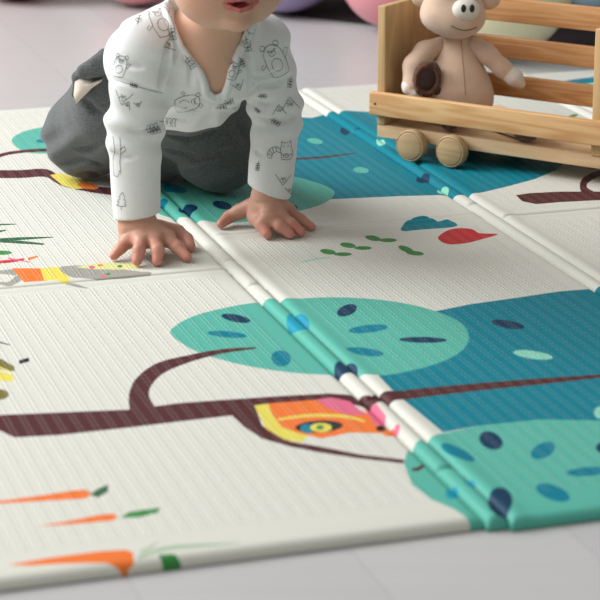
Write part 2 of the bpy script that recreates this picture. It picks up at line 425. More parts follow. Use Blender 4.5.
# --- carrots
poly('orange', [(-5, 503), (-5, 500), (40, 494), (72, 489), (86, 488), (92, 492), (86, 497), (50, 499), (0, 502)]); poly('dark_green', [(90, 493), (98, 487), (108, 483), (108, 490), (98, 496)])
poly('orange', [(36, 525), (70, 519), (100, 513), (114, 512), (118, 516), (112, 519), (80, 522)]); poly('green', [(120, 516), (130, 510), (160, 506), (158, 511), (138, 516)])
poly('orange', [(8, 563), (50, 556), (100, 549.5), (126, 548), (133, 551), (134, 560), (124, 564), (106, 561), (60, 562), (30, 564)])
stroke('pale_green', [(138, 556), (165, 547), (200, 544), (240, 541)], [4, 5, 4, 1]); poly('green', [(158, 553), (174, 552), (194, 563), (172, 569)])
stroke('pale_green', [(140, 550), (150, 546), (158, 540)], [3, 3, 1])
# --- left side prints
stroke('dark_green', [(-6, 239), (20, 237.5), (53, 236)], [3, 3, .8]); stroke('dark_green', [(-6, 240), (20, 241), (44, 243)], [2, 3, 1.6]); stroke('dark_green', [(-5, 223.5), (16, 223)], [2, .8])
stroke('dark_green', [(-5, 231), (6, 229)], [3, 1]); spot('green', 2, 251.5, 10, 2.2); stroke('red', [(-5, 261), (10, 260), (24, 258)], [3, 3, 2]); stroke('pink', [(8, 257), (30, 261)], [1.5, 1]); stroke('orange', [(28, 258), (38, 255)], [3, 1.5])
stroke('grey', [(-5, 271), (20, 272), (10, 283), (-5, 281)], [2, 8, 6, 2]); poly('orange', [(12, 267), (42, 267), (48, 280), (24, 281)]); poly('yellow', [(40, 267), (60, 265.5), (68, 274), (70, 284), (55, 280), (44, 279)])
poly('grey', [(60, 266), (90, 264.5), (130, 269), (152, 273), (130, 278), (100, 279), (72, 276)], True); stroke('grey', [(66, 283), (88, 287)], [3, 1]); poly('pale_yellow', [(75, 266), (100, 261.5), (132, 262), (146, 267), (120, 268.5), (95, 268)])
spot('pink', 92, 266, 3, 1.6); spot('green', 120, 265, 2.4, 1.3); spot('green', 108, 273, 2.4, 1.4); spot('pink', 103, 275.5, 3.5, 1.4, 20); spot('orange', 100, 264, 3, 1)
poly('olive', [(-8, 353), (2, 358), (14, 365), (15, 370), (0, 368), (-8, 366)]); poly('yellow', [(-8, 368), (14, 374), (13, 380), (-8, 379)]); spot('olive', -2, 393, 11, 5.5); stroke('black', [(19, 361), (29, 358)], [4, 4]); stroke('black', [(-4, 340), (10, 343.5)], [1.5, 1]); stroke('yellow', [(-5, 364), (12, 371)], [2, 1])

S1, S2 = .6973, 1.0715
T0, T1 = 1.616, 3.36
cr = {'l': ST(190, 271).y, 'm': ST(350, 224).y, 'r': ST(560, 211).y}
def inside(p, pl):
    x, y = p; c = False; j = len(pl)-1
    for i in range(len(pl)):
        xi, yi = pl[i]; xj, yj = pl[j]
        if (yi > y) != (yj > y) and x < (xj-xi)*(y-yi)/(yj-yi)+xi: c = not c
        j = i
    return c
def sstep(a, b, x):
    t = min(max((x-a)/(b-a), 0), 1); return t*t*(3-2*t)
def mat_piece(name, s0, s1, t0, t1, zfun, slines, tlines, ribs=None, floorz=.0008):
    eps = 1e-4
    S = sorted(set([s0, s1]+[s for s in slines if s0+eps < s < s1-eps])); T = sorted(set([t0, t1]+[t for t in tlines if t0+eps < t < t1-eps]))
    V = []; E = []; 
    def addline(a, b): V.extend([Vector(a), Vector(b)]); E.append((len(V)-2, len(V)-1))
    for s in S: addline((s, t0), (s, t1))
    for t in T: addline((s0, t), (s1, t))
    PR = []
    for ci, pl in PRINTS:
        xs = [p.x for p in pl]; ys = [p.y for p in pl]
        if max(xs) < s0 or min(xs) > s1 or max(ys) < t0 or min(ys) > t1: continue
        PR.append((ci, [(p.x, p.y) for p in pl], (min(xs), max(xs), min(ys), max(ys))))
        b = len(V); V.extend([p.copy() for p in pl]); E.extend([(b+i, b+(i+1) % len(pl)) for i in range(len(pl))])
    vs, es, fs, _, _, _ = delaunay_2d_cdt(V, E, [], 0, 1e-6, False)
    faces, mi = [], []
    for f in fs:
        c = sum((vs[i] for i in f), Vector((0, 0)))/len(f)
        if not (s0 < c.x < s1 and t0 < c.y < t1): continue
        m = 0
        for ci, pl, bb in PR:
            if bb[0] <= c.x <= bb[1] and bb[2] <= c.y <= bb[3] and inside((c.x, c.y), pl): m = ci
        faces.append(list(f)); mi.append(m)
    used = sorted({i for f in faces for i in f}); mp = {o: k for k, o in enumerate(used)}
    VV = [(vs[i].x, vs[i].y, zfun(vs[i].x, vs[i].y)) for i in used]; faces = [[mp[i] for i in f] for f in faces]
    bm = bmesh.new(); bv = [bm.verts.new(v) for v in VV]
    for f, m in zip(faces, mi):
        try:
            q = bm.faces.new([bv[i] for i in f]); q.material_index = m
        except ValueError: pass
    bmesh.ops.recalc_face_normals(bm, faces=bm.faces)
    if sum(f.normal.z for f in bm.faces) < 0: bmesh.ops.reverse_faces(bm, faces=bm.faces)
    be = [e for e in bm.edges if e.is_boundary]
    r = bmesh.ops.extrude_edge_only(bm, edges=be)
    nv = [g for g in r['geom'] if isinstance(g, bmesh.types.BMVert)]
    for v in nv: v.co.z = floorz
    r2 = bmesh.ops.holes_fill(bm, edges=[e for e in bm.edges if e.is_boundary], sides=0)
    me = bpy.data.meshes.new('mesh'); bm.to_mesh(me); bm.free()
    a = me.attributes.new('rib', 'FLOAT', 'POINT')
    for i, v in enumerate(me.vertices): a.data[i].value = ribs(v.co.x, v.co.y) if ribs else 0
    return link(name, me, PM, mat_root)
RE = .010
def arc(d, w, hgt):   # rounded edge: 0 at d=0 to 1 at d>=w
    d = min(max(d/w, 0), 1); return math.sqrt(max(0, 1-(1-d)**2))
def edge_lines(a, w, sgn): return [a+sgn*w*(1-math.cos(k*math.pi/2/5)) for k in range(1, 6)]
def panel(name, s0, s1, t0, t1, c, lift0=0, lift1=0, cd=.0035):
    # lift0 / lift1: the bead the panel edge swells into at a fold
    def z(s, t):
        zz = .0105
        zz += lift0*math.exp(-((s-s0-.010)/.0085)**2) + lift1*math.exp(-((s1-.010-s)/.0085)**2)
        d = abs(t-c)
        zz += .0012*sstep(.02, .012, d) - cd*sstep(.0045, .0, d)
        k = min(arc(s-s0, .008, 1), arc(s1-s, .008, 1), arc(t-t0, .011, 1), arc(t1-t, .011, 1))
        return .0018 + (zz-.0018)*k
    sl = edge_lines(s0, .008, 1)+edge_lines(s1, .008, -1)+[s0+.012+.004*k for k in range(6)]+[s1-.012-.004*k for k in range(6)]
    tl = edge_lines(t0, .011, 1)+edge_lines(t1, .011, -1)+[c+x for x in (-.02, -.016, -.012, -.0045, -.003, -.0015, 0, .0015, .003, .0045, .012, .016, .02)]
    B = BORDER
    bs = [s0+B+.004, s0+B+.007, s1-B-.007, s1-B-.004]; bt = [t0+.05, t0+.053, c-.026, c-.023, c+.023, c+.026, t1-B-.006, t1-B-.003]
    def rib(s, t):
        d = min(s-s0-B-.004, s1-B-.004-s)
        if t < c: d = min(d, t-t0-.05, c-.023-t)
        else: d = min(d, t-c-.023, t1-B-.003-t)
        return 1.0 if d > .0028 else 0.0
    return mat_piece(name, s0, s1, t0, t1, z, sl+bs, tl+bt, rib)
def bead(name, s0, s1, t0, t1, notches):
    w_ = s1-s0; mid = (s0+s1)/2
    def z(s, t):
        x = (s-mid)/(w_/2); zz = .0028+.0105*math.sqrt(max(0, 1-min(1, abs(x))**2.4))
        for n in notches: zz -= .0035*math.exp(-((t-n)/.0035)**2)
        zz = .0018+(zz-.0018)*min(arc(t-t0, .009, 1), arc(t1-t, .009, 1))
        return max(zz, .0018)
    sl = [mid+w_/2*math.sin(k*math.pi/2/6) for k in range(-5, 6)]
    tl = edge_lines(t0, .009, 1)+edge_lines(t1, .009, -1)+[n+x for n in notches for x in (-.009, -.006, -.004, -.002, 0, .002, .004, .006, .009)]
    return mat_piece(name, s0, s1, t0, t1, z, sl, tl, None)
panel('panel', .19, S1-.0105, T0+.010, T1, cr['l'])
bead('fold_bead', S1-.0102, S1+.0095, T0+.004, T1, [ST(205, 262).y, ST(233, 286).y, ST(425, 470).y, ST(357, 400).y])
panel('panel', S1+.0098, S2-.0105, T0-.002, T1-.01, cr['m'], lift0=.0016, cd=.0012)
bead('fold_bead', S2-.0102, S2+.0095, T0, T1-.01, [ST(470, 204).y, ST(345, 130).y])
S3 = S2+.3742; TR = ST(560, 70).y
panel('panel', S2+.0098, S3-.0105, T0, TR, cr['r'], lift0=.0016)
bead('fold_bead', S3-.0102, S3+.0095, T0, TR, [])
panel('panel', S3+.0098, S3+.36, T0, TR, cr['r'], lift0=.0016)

# ================================================================== BABY
baby = empty('person', (-.16, 2.66, .012)); baby['_wc'] = 1
tag(baby, 'baby crawling on hands and knees in a white animal-print top and grey heather pants', 'person')
skin_m = mat('skin', (205, 160, 138), rough=.5, spec=.35, sss=.06, vcol='tint', bump=.2, bscale=350)
# joints
shR, elR, wrR = U(148, 48, 2.575), U(134, 128, 2.585), Z(137, 225, .045)
shL, elL, wrL = U(259, 44, 2.64), U(277, 112, 2.675), Z(268, 203, .046)
chest, belly, pelvis = U(203, 52, 2.63), U(190, 72, 2.73), U(146, 90, 2.86)
hipR, hipL = U(114, 106, 2.87), U(195, 98, 2.85)
knR, knL = Vector(U(87, 139, 2.94)), Vector(U(218, 145, 2.86))
knR.z = knL.z = .0715
anR, anL = Vector((-.215, 3.0, .048)), Vector((-.135, 3.0, .048))
hc = U(226, -48, 2.50)
yawh = math.radians(9)
RH = np.array([[math.cos(yawh), -math.sin(yawh), 0], [math.sin(yawh), math.cos(yawh), 0], [0, 0, 1]])
def finger(pts, rs, k=.003):
    return union([cone(pts[i], pts[i+1], rs[i], rs[i+1]) for i in range(len(pts)-1)], k)
def hand(wr, palm_px, fingers, thumb):
    parts = []
    pc = [Z(*p) for p in palm_px]
    pf = [cone(wr, pc[i], .0165, .0112) for i in range(len(pc))]
    pal = union(pf, .010)
    fs = []
    for (k, m_, t), (r0, r1, r2) in fingers:
        fs.append(finger([Z(*k), Z(*m_), Z(*t)], [r0, r1, r2]))
    fs.append(finger([Z(*p) for p in thumb[0]], thumb[1]))
    return union([pal, union(fs, 0)], .006)
handR = hand(wrR, [(128, 239, .031), (141, 240, .034), (155, 239, .034), (167, 238, .031)],
             [(((167, 239, .031), (177, 247, .0265), (187, 257, .0175)), (.0085, .0078, .0062)),
              (((154, 240, .034), (158, 250, .0285), (157, 261, .0175)), (.0085, .0078, .0064)),
              (((141, 241, .034), (139, 250, .0285), (137, 261, .0175)), (.0085, .0076, .0062)),
              (((129, 240, .030), (121, 248, .0245), (114, 256, .017)), (.0078, .0070, .0056))],
             ([(158, 228, .036), (177, 232, .029), (187, 239, .0225), (191, 247, .0175)], [.011, .0092, .0076, .006]))
handL = hand(wrL, [(256, 215, .031), (268, 217, .035), (279, 216, .034), (288, 212, .031)],
             [(((255, 217, .030), (262, 225, .026), (267, 234, .0178)), (.0090, .0084, .0066)),
              (((268, 218, .033), (280, 226, .0265), (290, 234, .0175)), (.0086, .0078, .0062)),
              (((279, 217, .033), (291, 224, .0265), (301, 232, .0172)), (.0084, .0076, .006)),
              (((288, 213, .031), (300, 219, .024), (312, 227, .0165)), (.0078, .0070, .0054))],
             ([(252, 206, .038), (239, 212, .029), (229, 217, .0225), (221, 224, .0175)], [.011, .0096, .0078, .006]))
def hp(x, y, z):   # head-local (right, forward(-y), up) offset from head centre
    v = RH @ np.array([x, -y, z]); return Vector(np.array(hc)+v)
jaw = U(227, -4, 2.480); chin = U(238, 19.5, 2.447)
mouthc = U(240, 6, 2.42)
chk = [U(207, -12, 2.465), U(251, -14, 2.476)]
def torso_fn():
    return union([ell(U(206, 62, 2.61), (.060, .048, .050)), cone(chest, belly, .058, .060), cone(belly, pelvis, .060, .062), cone(shR, elR, .030, .0215), cone(shL, elL, .029, .0200)], .03)
def body_field(h):
    f = Field((-.37, 2.36, .006), (.08, 3.13, .50), h)
    f.add(ell(hc, (.067, .076, .072), RH))
    f.add(ell(jaw, (.049, .047, .035), RH), .03)
    for c in chk: f.add(ell(c, (.032, .034, .031)), .02)
    f.add(ell(chin, (.0175, .0175, .0135)), .010)
    f.add(cone(U(222, 0, 2.55), U(208, 48, 2.615), .030, .034), .02)      # neck
    f.add(torso_fn(), .03)
    for sh, el, wr, H in ((shR, elR, wrR, handR), (shL, elL, wrL, handL)):
        f.add(cone(el, wr, .0215, .0215), .008)
        f.add(H, .007)
    for hp_, kn, an in ((hipR, knR, anR), (hipL, knL, anL)):
        f.add(cone(hp_, kn, .056, .047), .02); f.add(cone(kn, an, .042, .024), .01)
        f.add(cone(an, an+Vector((0, .055, -.015)), .021, .017), .01)
    # nose, ears, brow
    f.add(ell(hp(0, .074, -.014), (.010, .012, .009), RH), .010)
    for s in (-1, 1):
        f.add(ell(hp(s*.069, -.004, -.012), (.007, .013, .019), RH), .006)
        f.cut(ell(hp(s*.026, .082, .004), (.014, .012, .008), RH), .006)
        f.add(ell(hp(s*.008, .072, -.019), (.006, .007, .005), RH), .004)
    # lips and open mouth
    lipu = [U(222, 2.5, 2.432), U(231, 1.2, 2.424), U(240, .8, 2.421), U(249, .2, 2.425), U(257, 1.2, 2.434)]
    lipl = [U(223, 4.0, 2.432), U(231, 8, 2.426), U(240.5, 11, 2.423), U(249, 8, 2.427), U(256, 2.8, 2.434)]
    f.cut(ell(U(239.5, 4.2, 2.422), (.0175, .015, .0036)), .003)
    for L_, r in ((lipu, .0018), (lipl, .0028)):
        f.add(union([cone(L_[i], L_[i+1], r if i else .0018, r if i < 3 else .0018) for i in range(4)], .001), .003)
    f.add(ell(U(241, 9.5, 2.434), (.010, .008, .0040)), .001)             # tongue
    # creases
    return f, lipu, lipl
bf, lipu, lipl = body_field(.0019)
_b = tree_of(bf)
for px, r in (([(119, 236), (128, 231), (142, 228), (158, 225)], .0013), ([(130, 234), (142, 232), (152, 231)], .0009), ([(248, 201), (258, 203), (270, 203), (286, 207)], .0013), ([(262, 211), (272, 212), (282, 212)], .0010),
              ([(228, 17.5), (240, 19.5), (251, 17.5)], .0022), ([(163, 237), (172, 241), (176, 246)], .0010), ([(135, 240), (134, 246)], .0008), ([(148, 241), (148, 247)], .0008)):
    for c_ in chain(_b, px, r, .0003): bf.cut(c_, .0025, .005)
sk = smooth_me(bf.mesh(), 2, .5)
tips = [Z(*p) for p in ((187, 258, .016), (157, 262, .016), (137, 262, .016), (114, 257, .016), (191, 247, .016), (267, 235, .016), (290, 235, .016), (301, 233, .016), (312, 228, .016), (221, 224, .016))]
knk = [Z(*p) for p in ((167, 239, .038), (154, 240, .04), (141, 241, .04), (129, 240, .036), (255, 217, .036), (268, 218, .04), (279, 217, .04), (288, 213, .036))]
def skin_col(P):
    base = np.array(lin((204, 162, 138))); c = np.tile(base, (len(P), 1))
    def mix(pt, rad, col, amt):
        nonlocal c
        d = np.linalg.norm(P-np.array(pt), axis=1); w_ = amt*np.clip(1-d/rad, 0, 1)**.8
        c = c*(1-w_[:, None]) + np.array(lin(col))*w_[:, None]
    # hands ruddier than the rest
    zz = np.clip((.085-P[:, 2])/.05, 0, 1)*(P[:, 1] < 2.74)
    c = c*(1-.75*zz[:, None])+np.array(lin((184, 134, 116)))*.75*zz[:, None]
    for t in tips: mix(t, .020, (208, 128, 114), .7)
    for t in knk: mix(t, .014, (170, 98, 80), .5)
    for ck in chk: mix(U(0, 0, 1) if False else ck-Vector((0, .03, 0)), .04, (220, 150, 126), .5)
    for L_ in (lipu, lipl):
        for i in range(4):
            a, b = np.array(L_[i]), np.array(L_[i+1]); ab = b-a
            t = np.clip((P-a)@ab/(ab@ab), 0, 1); d = np.linalg.norm(P-a-t[:, None]*ab, axis=1)
            w_ = np.clip((.0048-d)/.0022, 0, 1)*.8; c = c*(1-w_[:, None])+np.array(lin((178, 92, 88)))*w_[:, None]
    d = np.linalg.norm((P-np.array(U(240, 6, 2.437)))/np.array([.0155, .010, .0050]), axis=1); w_ = np.clip((1.12-d)/.2, 0, 1)
    c = c*(1-w_[:, None])+np.array(lin((120, 42, 44)))*w_[:, None]
    return c
vcolor(sk, skin_col)
body = link('body', sk, skin_m, baby)
# eyes and hair (above the frame)
eye_w = mat('eye_white', (236, 232, 228), .2); eye_i = mat('eye_iris', (52, 40, 34), .15)
for s in (-1, 1):
    c = hp(s*.026, .0555, .004)
    me = lathe_me([(0.0125*math.sin(math.pi*k/16), -.0125*math.cos(math.pi*k/16)) for k in range(17)], 24)
    me.transform(Matrix.Translation(c)); e = link('eye', me, eye_w, baby)
    c2 = hp(s*.026, .0618, .004)
    me = lathe_me([(0.0072*math.sin(math.pi*k/10), -.0072*math.cos(math.pi*k/10)) for k in range(11)], 20)
    me.transform(Matrix.Translation(c2)); link('iris', me, eye_i, e)
hf = Field(tuple(hc-Vector((.085, .095, .03))), tuple(hc+Vector((.085, .1, .095))), .003)
hf.add(ell(hc+Vector((0, .004, .003)), (.071, .079, .074), RH))
def face_cut(P):
    q = (P-np.array(hc))@RH
    return np.maximum(q[..., 1]+.045-.35*np.maximum(q[..., 2]-.03, 0)*0, q[..., 2]-.045)
face_cut.bb = (np.array(hc)-.1, np.array(hc)+.1)
hf.cut(face_cut, .01)
def low_cut(P): return (P-np.array(hc))[..., 2]+.012
low_cut.bb = face_cut.bb; hf.cut(low_cut, .006)
link('hair', smooth_me(hf.mesh(), 2), mat('baby_hair', (150, 112, 78), .6, noise=.25, nscale=120, bump=.8, bscale=300), baby)

# ---- shirt
def wr_noise(P, seed, sc_):
    rs = np.random.RandomState(seed); d = 0
    for _ in range(5):
        k = rs.normal(size=3); k *= sc_*(.6+.8*rs.rand())/np.linalg.norm(k)
        d = d+np.sin(P@k+rs.rand()*6.28)
    return d/5
def displaced(f, fn):
    def g(P): return f(P)+fn(P)
    g.bb = f.bb; return g
sf = Field((-.33, 2.40, .03), (.05, 3.0, .42), .0016)
def sleeve(sh, el, wr, r0, r1, r2, seed):
    cuff = wr+(el-wr)*.10
    up = cone(sh, el, r0, r1); lo = cone(el, wr-(el-wr)*.1, r1, r2)
    def fn(P):
        q = P-np.array(el); ax = np.array((sh-wr).normalized()); a = q@ax
        wr1 = .0026*np.sin((a+.25*(P[..., 0]*np.cos(seed)+P[..., 1]*np.sin(seed)))*190)*np.exp(-(a/.030)**2)
        wr2 = .0016*np.sin((a+.5*P[..., 0])*150+seed)*np.clip((a+.02)/.06, 0, 1)
        return wr1+wr2+.0012*wr_noise(P, seed, 110)
    return displaced(union([up, lo], .012), fn)
for (sh, el, wr, r0, r1, r2, sd) in ((shR, elR, wrR, .041, .0325, .0270, 1), (shL, elL, wrL, .038, .0300, .0265, 2)):
    sf.add(sleeve(sh, el, wr, r0, r1, r2, sd), .012)
tor = union([cone(chest, belly, .064, .066), cone(belly, pelvis+Vector((0, -.01, .012)), .066, .062), ell(U(206, 62, 2.615), (.067, .054, .055)),
             cone(U(222, 18, 2.60), U(206, 40, 2.62), .042, .055), cone(shR+Vector((.012, .02, .004)), U(141, 60, 2.74), .038, .0475)], .03)
def torfn(P):
    q = P-np.array(U(214, 100, 2.56)); r = np.hypot(q[..., 0], q[..., 2])
    an = np.arctan2(q[..., 2], q[..., 0])
    rad = .0020*np.sin(an*13)*np.exp(-((r-.055)/.045)**2)
    return rad+.0018*wr_noise(P, 5, 80)
sf.add(displaced(tor, torfn), .012)
sf.add(displaced(torso_fn(), lambda P: -.0045+0*P[..., 0]), .004)
# belly hem: cut below/behind a tilted plane, cuffs, neckline
def half(pt, n, lo, hi):
    pt = np.array(pt); n = np.array(Vector(n).normalized())
    f = lambda P: -((P-pt)@n)
    f.bb = (np.array(lo), np.array(hi)); return f
for wr, el, back, tilt in ((wrR, elR, .0115, .13), (wrL, elL, .0160, -.27)):
    ax = (wr-el).normalized(); c = wr-ax*back
    sf.cut(half(c, ax+Vector((tilt, 0, 0)), np.array(wr)-.045, np.array(wr)+.045), .0)
hem_dir = (pelvis-belly).normalized()
sf.cut(half(pelvis-hem_dir*.035, hem_dir, (-.33, 2.70, .0), (.05, 3.0, .42)), 0)
def poly_prism(px, yref, y0, y1):
    pts = np.array([[U(u, v, yref).x, U(u, v, yref).z] for u, v in px])
    def f(P):
        X, Zz = P[..., 0], P[..., 2]; d = np.full(X.shape, 1e9); ins = np.zeros(X.shape, bool)
        n = len(pts)
        for i in range(n):
            a, b = pts[i], pts[(i+1) % n]; e = b-a; wx, wz = X-a[0], Zz-a[1]
            t = np.clip((wx*e[0]+wz*e[1])/(e@e), 0, 1)
            d = np.minimum(d, (wx-e[0]*t)**2+(wz-e[1]*t)**2)
            cnd = ((a[1] > Zz) != (b[1] > Zz)); xc = a[0]+(Zz-a[1])*e[0]/(e[1] if abs(e[1]) > 1e-9 else 1e-9)
            ins ^= cnd & (X < xc)
        d = np.sqrt(d)*np.where(ins, -1, 1)
        return np.maximum(d, np.maximum(y0-P[..., 1], P[..., 1]-y1))
    f.bb = (np.array([pts[:, 0].min(), y0, pts[:, 1].min()]), np.array([pts[:, 0].max(), y1, pts[:, 1].max()])); return f
neck_px = [(160, -30), (164, 2), (174, 26), (183, 44), (194, 58), (204, 71), (208, 82), (210, 91), (215, 96), (221, 94), (225, 84), (228, 70), (234, 54), (241, 40), (249, 22), (266, -30)]
NECK_Y = 2.56
shirt_col = (218, 220, 220)
sf_neck = poly_prism(neck_px, NECK_Y, 2.40, 2.625)
# raised neckband first, then the opening
sl, P = sf.block(sf_neck.bb[0]-.02, sf_neck.bb[1]+.02)
dn = poly_prism(neck_px, NECK_Y, 2.2, 2.9)(P)
sf.A[sl] -= (.0016*np.exp(-((dn-.004)/.0045)**2)).astype(np.float32)
sf.cut(sf_neck, .001)
_b = tree_of(sf)
for px, r in (([(108, 74), (117, 80), (135, 86), (150, 90), (163, 93)], .0016), ([(128, 131), (140, 133), (150, 132), (161, 127)], .0030), ([(170, 40), (167, 60), (163, 78), (160, 94)], .0030),
              ([(176, 30), (178, 50), (176, 66)], .0020), ([(250, 81), (262, 86), (278, 84), (292, 74)], .0030), ([(252, 76), (265, 78), (282, 70)], .0022), ([(242, 40), (249, 58), (252, 78), (249, 92)], .0028),
              ([(256, 117), (270, 121), (286, 120), (300, 114)], .0024), ([(255, 101), (266, 104), (276, 100)], .0018), ([(189, 56), (192, 70), (190, 88)], .0018), ([(233, 62), (231, 80)], .0016),
              ([(112, 152), (124, 158), (138, 157)], .0016), ([(254, 150), (264, 156)], .0018), ([(118, 60), (130, 66), (146, 68)], .0016), ([(165, 118), (185, 121), (205, 116)], .0016)):
    for c_ in chain(_b, px, r*1.1, 0): sf.cut(c_, .0045, .006)
band = [(166, 4), (176, 28), (184, 47), (193, 60), (203, 74), (207, 84), (208, 93), (215, 98.5), (222, 97), (226, 86), (230, 71), (236, 56), (243, 42), (251, 24)]
for sx in (1,):
    for c_ in chain(_b, [(u-2.6 if u < 214 else u+2.6 if u > 216 else u, v+(2.5 if 88 < v else 0)) for u, v in band], .0030, -.0004, False): sf.add(c_, .0022, .006)
    for c_ in chain(_b, [(u-7 if u < 214 else u+7 if u > 216 else u, v+(6 if 88 < v else 0)) for u, v in band], .0014, .0002, False): sf.cut(c_, .002, .006)
shirt_me = smooth_me(sf.mesh(), 1, .3)
shirt_m = mat('white_jersey', shirt_col, .85, .2, noise=.015, nscale=300, bump=.25, bscale=900, sheen=.15)
ink = mat('printed_ink', (78, 80, 84), .9, .1)
bm = bmesh.new(); bm.from_mesh(shirt_me); bvh = BVHTree.FromBMesh(bm)
org = Vector((0, 0, CAM_H))
def ink_line(pts, wpx=.5):
    # resample in pixels, lay a narrow printed strip on the cloth
    q = []
    for i in range(len(pts)-1):
        a, b = pts[i], pts[i+1]; n = max(1, int(math.hypot(b[0]-a[0], b[1]-a[1])/1.2))
        q += [(a[0]+(b[0]-a[0])*k/n, a[1]+(b[1]-a[1])*k/n) for k in range(n)]
    q.append(pts[-1]); hit = []
    for u, v in q:
        h = bvh.ray_cast(org, ray(u, v).normalized()); hit.append((h[0], h[1]) if h[0] else None)
    prev = None
    for i in range(len(hit)):
        if hit[i] is None: prev = None; continue
        p, n = hit[i]; nb = None
        for j in (i+1, i-1):
            if 0 <= j < len(hit) and hit[j] and (hit[j][0]-p).length < .006: nb = (hit[j][0]-p)*(1 if j > i else -1); break
        if nb is None: prev = None; continue
        sd = n.cross(nb).normalized()*(wpx*.5/850*1.0); pc = p+n*.0005
        cur = (bm.verts.new(pc+sd), bm.verts.new(pc-sd), p)
        if prev and (prev[2]-p).length < .006:
            try:
                fc = bm.faces.new((prev[0], prev[1], cur[1], cur[0])); fc.material_index = 1
            except ValueError: pass
        prev = cur
def xf(pts, cx, cy, s, a):
    a = math.radians(a); return [(cx+s*(x*math.cos(a)-y*math.sin(a)), cy+s*(x*math.sin(a)+y*math.cos(a))) for x, y in pts]
def circ(x, y, rx, ry, n=12, a0=0, a1=360): return [(x+rx*math.cos(math.radians(a0+(a1-a0)*k/n)), y+ry*math.sin(math.radians(a0+(a1-a0)*k/n))) for k in range(n+1)]
def M_bear(cx, cy, s, a):
    for l in ([(-.5, .9), (-.6, .2), (-.55, -.5), (-.35, -.85), (0, -.95), (.35, -.85), (.55, -.5), (.6, .2), (.5, .9), (.2, 1), (-.2, 1), (-.5, .9)],
              circ(-.42, -.9, .16, .16), circ(.42, -.9, .16, .16), circ(0, .3, .32, .38), circ(0, -.42, .2, .15), circ(0, -.48, .05, .04, 6),
              circ(-.2, -.62, .05, .05, 6), circ(.2, -.62, .05, .05, 6), [(-.6, .1), (-.9, .3), (-.95, .1), (-.75, 0)], [(.6, .1), (.85, -.2), (.95, -.4), (.75, -.45), (.6, -.2)]): ink_line(xf(l, cx, cy, s, a))
def M_mount(cx, cy, s, a):
    for l in ([(-1, .6), (0, -.8), (1, .6)], [(-.4, -.2), (-.15, 0), (0, -.2), (.2, .05), (.4, -.2)], [(-.25, -.4), (.1, -.35)], [(-.1, -.1), (0, .2), (.1, -.05), (.25, .3)], [(-.35, 0), (-.3, .2), (-.1, .1)]): ink_line(xf(l, cx, cy, s, a))
def M_leaf(cx, cy, s, a):
    ink_line(xf([(-1, 0), (1, 0)], cx, cy, s, a))
    for k in (-.6, -.1, .4):
        for g in (-1, 1): ink_line(xf([(k, 0), (k+.2, g*.45), (k+.5, g*.4), (k+.35, 0)], cx, cy, s, a))
def M_tree(cx, cy, s, a):
    ink_line(xf([(0, 1.2), (0, .8), (-.6, .7), (-.3, .3), (-.55, .2), (-.2, -.2), (-.4, -.3), (0, -1), (.4, -.3), (.2, -.2), (.55, .2), (.3, .3), (.6, .7), (0, .8)], cx, cy, s, a))
def M_racc(cx, cy, s, a):
    for l in ([(-.2, .9), (-.25, -.1), (-.1, -.6), (-.15, -.9), (.15, -.7), (.6, -.75), (.8, -.95), (.8, -.5), (.9, 0), (.95, .5), (.7, .9), (.3, 1), (-.2, .9)],
              [(-.2, .3), (0, .5), (.3, .35), (.6, .5), (.9, .4)], circ(.25, .62, .28, .12), circ(.1, -.35, .05, .05, 6), circ(.5, -.38, .05, .05, 6),
              [(-.25, -.1), (-.7, -.4), (-1.3, -.2), (-1.6, .3), (-1.5, .7), (-1.2, .75), (-1.05, .3), (-.7, .1), (-.25, .25)],
              [(-.7, -.4), (-.65, .1)], [(-1.05, -.3), (-.95, .2)], [(-1.35, -.1), (-1.1, .35)], [(-1.55, .25), (-1.15, .5)]): ink_line(xf(l, cx, cy, s, a))
ink_line([(108, 74), (117, 80), (135, 86), (150, 90), (163, 93)], .35); M_bear(161, 20, 17, -25); M_leaf(139, 18, 7, -75); M_leaf(118, 34, 5, 110); M_bear(120, 66, 11, 15); M_mount(123, 97, 9, 195); M_leaf(133, 85, 5, 15)
M_mount(138, 104, 4, 170)
for l in ([(113, 136), (115, 150), (113, 160), (114, 175), (118, 177), (120, 170)], [(120, 137), (121, 150), (120, 162), (121, 174)], [(120, 150), (124, 146), (126, 150), (121, 154)]): ink_line(l)
M_tree(122, 200, 8, 4); M_leaf(151, 128, 8, -18); M_leaf(154, 131, 7, -14); M_leaf(104, 75, 5, 60); M_mount(127, 105, 5, 30)
M_tree(145, 175, 5, 0) if False else None
M_bear(188, 103, 13, 75); M_leaf(190, 62, 8, 55); M_mount(169, 45, 7, 250); M_leaf(172, 33, 8, 80); M_leaf(221, 107, 6, -10); M_leaf(228, 102, 6, -20); M_mount(238, 85, 7, 160)
M_bear(233, 71, 9, 20); M_leaf(247, 44, 8, 80); M_leaf(242, 62, 6, 60); M_tree(252, 28, 7, 30); M_leaf(168, 122, 9, 5)
M_bear(275, 60, 17, -24); M_mount(290, 104, 9, -8); M_mount(279, 110, 7, -5); M_leaf(275, 122, 6, 30); M_racc(283, 150, 10, -3)
M_leaf(258, 166, 5, 100); M_mount(283, 179, 8, 182); M_mount(290, 190, 5, 175); M_leaf(257, 110, 4, 40); M_leaf(290, 82, 6, 100); M_leaf(297, 165, 5, 90); M_leaf(262, 96, 5, 0)
bm.to_mesh(shirt_me); bm.free()
shirt = link('top', shirt_me, [shirt_m, ink], baby)
tag(shirt, 'white long-sleeved top printed with line-drawn bears, mountains and a raccoon')

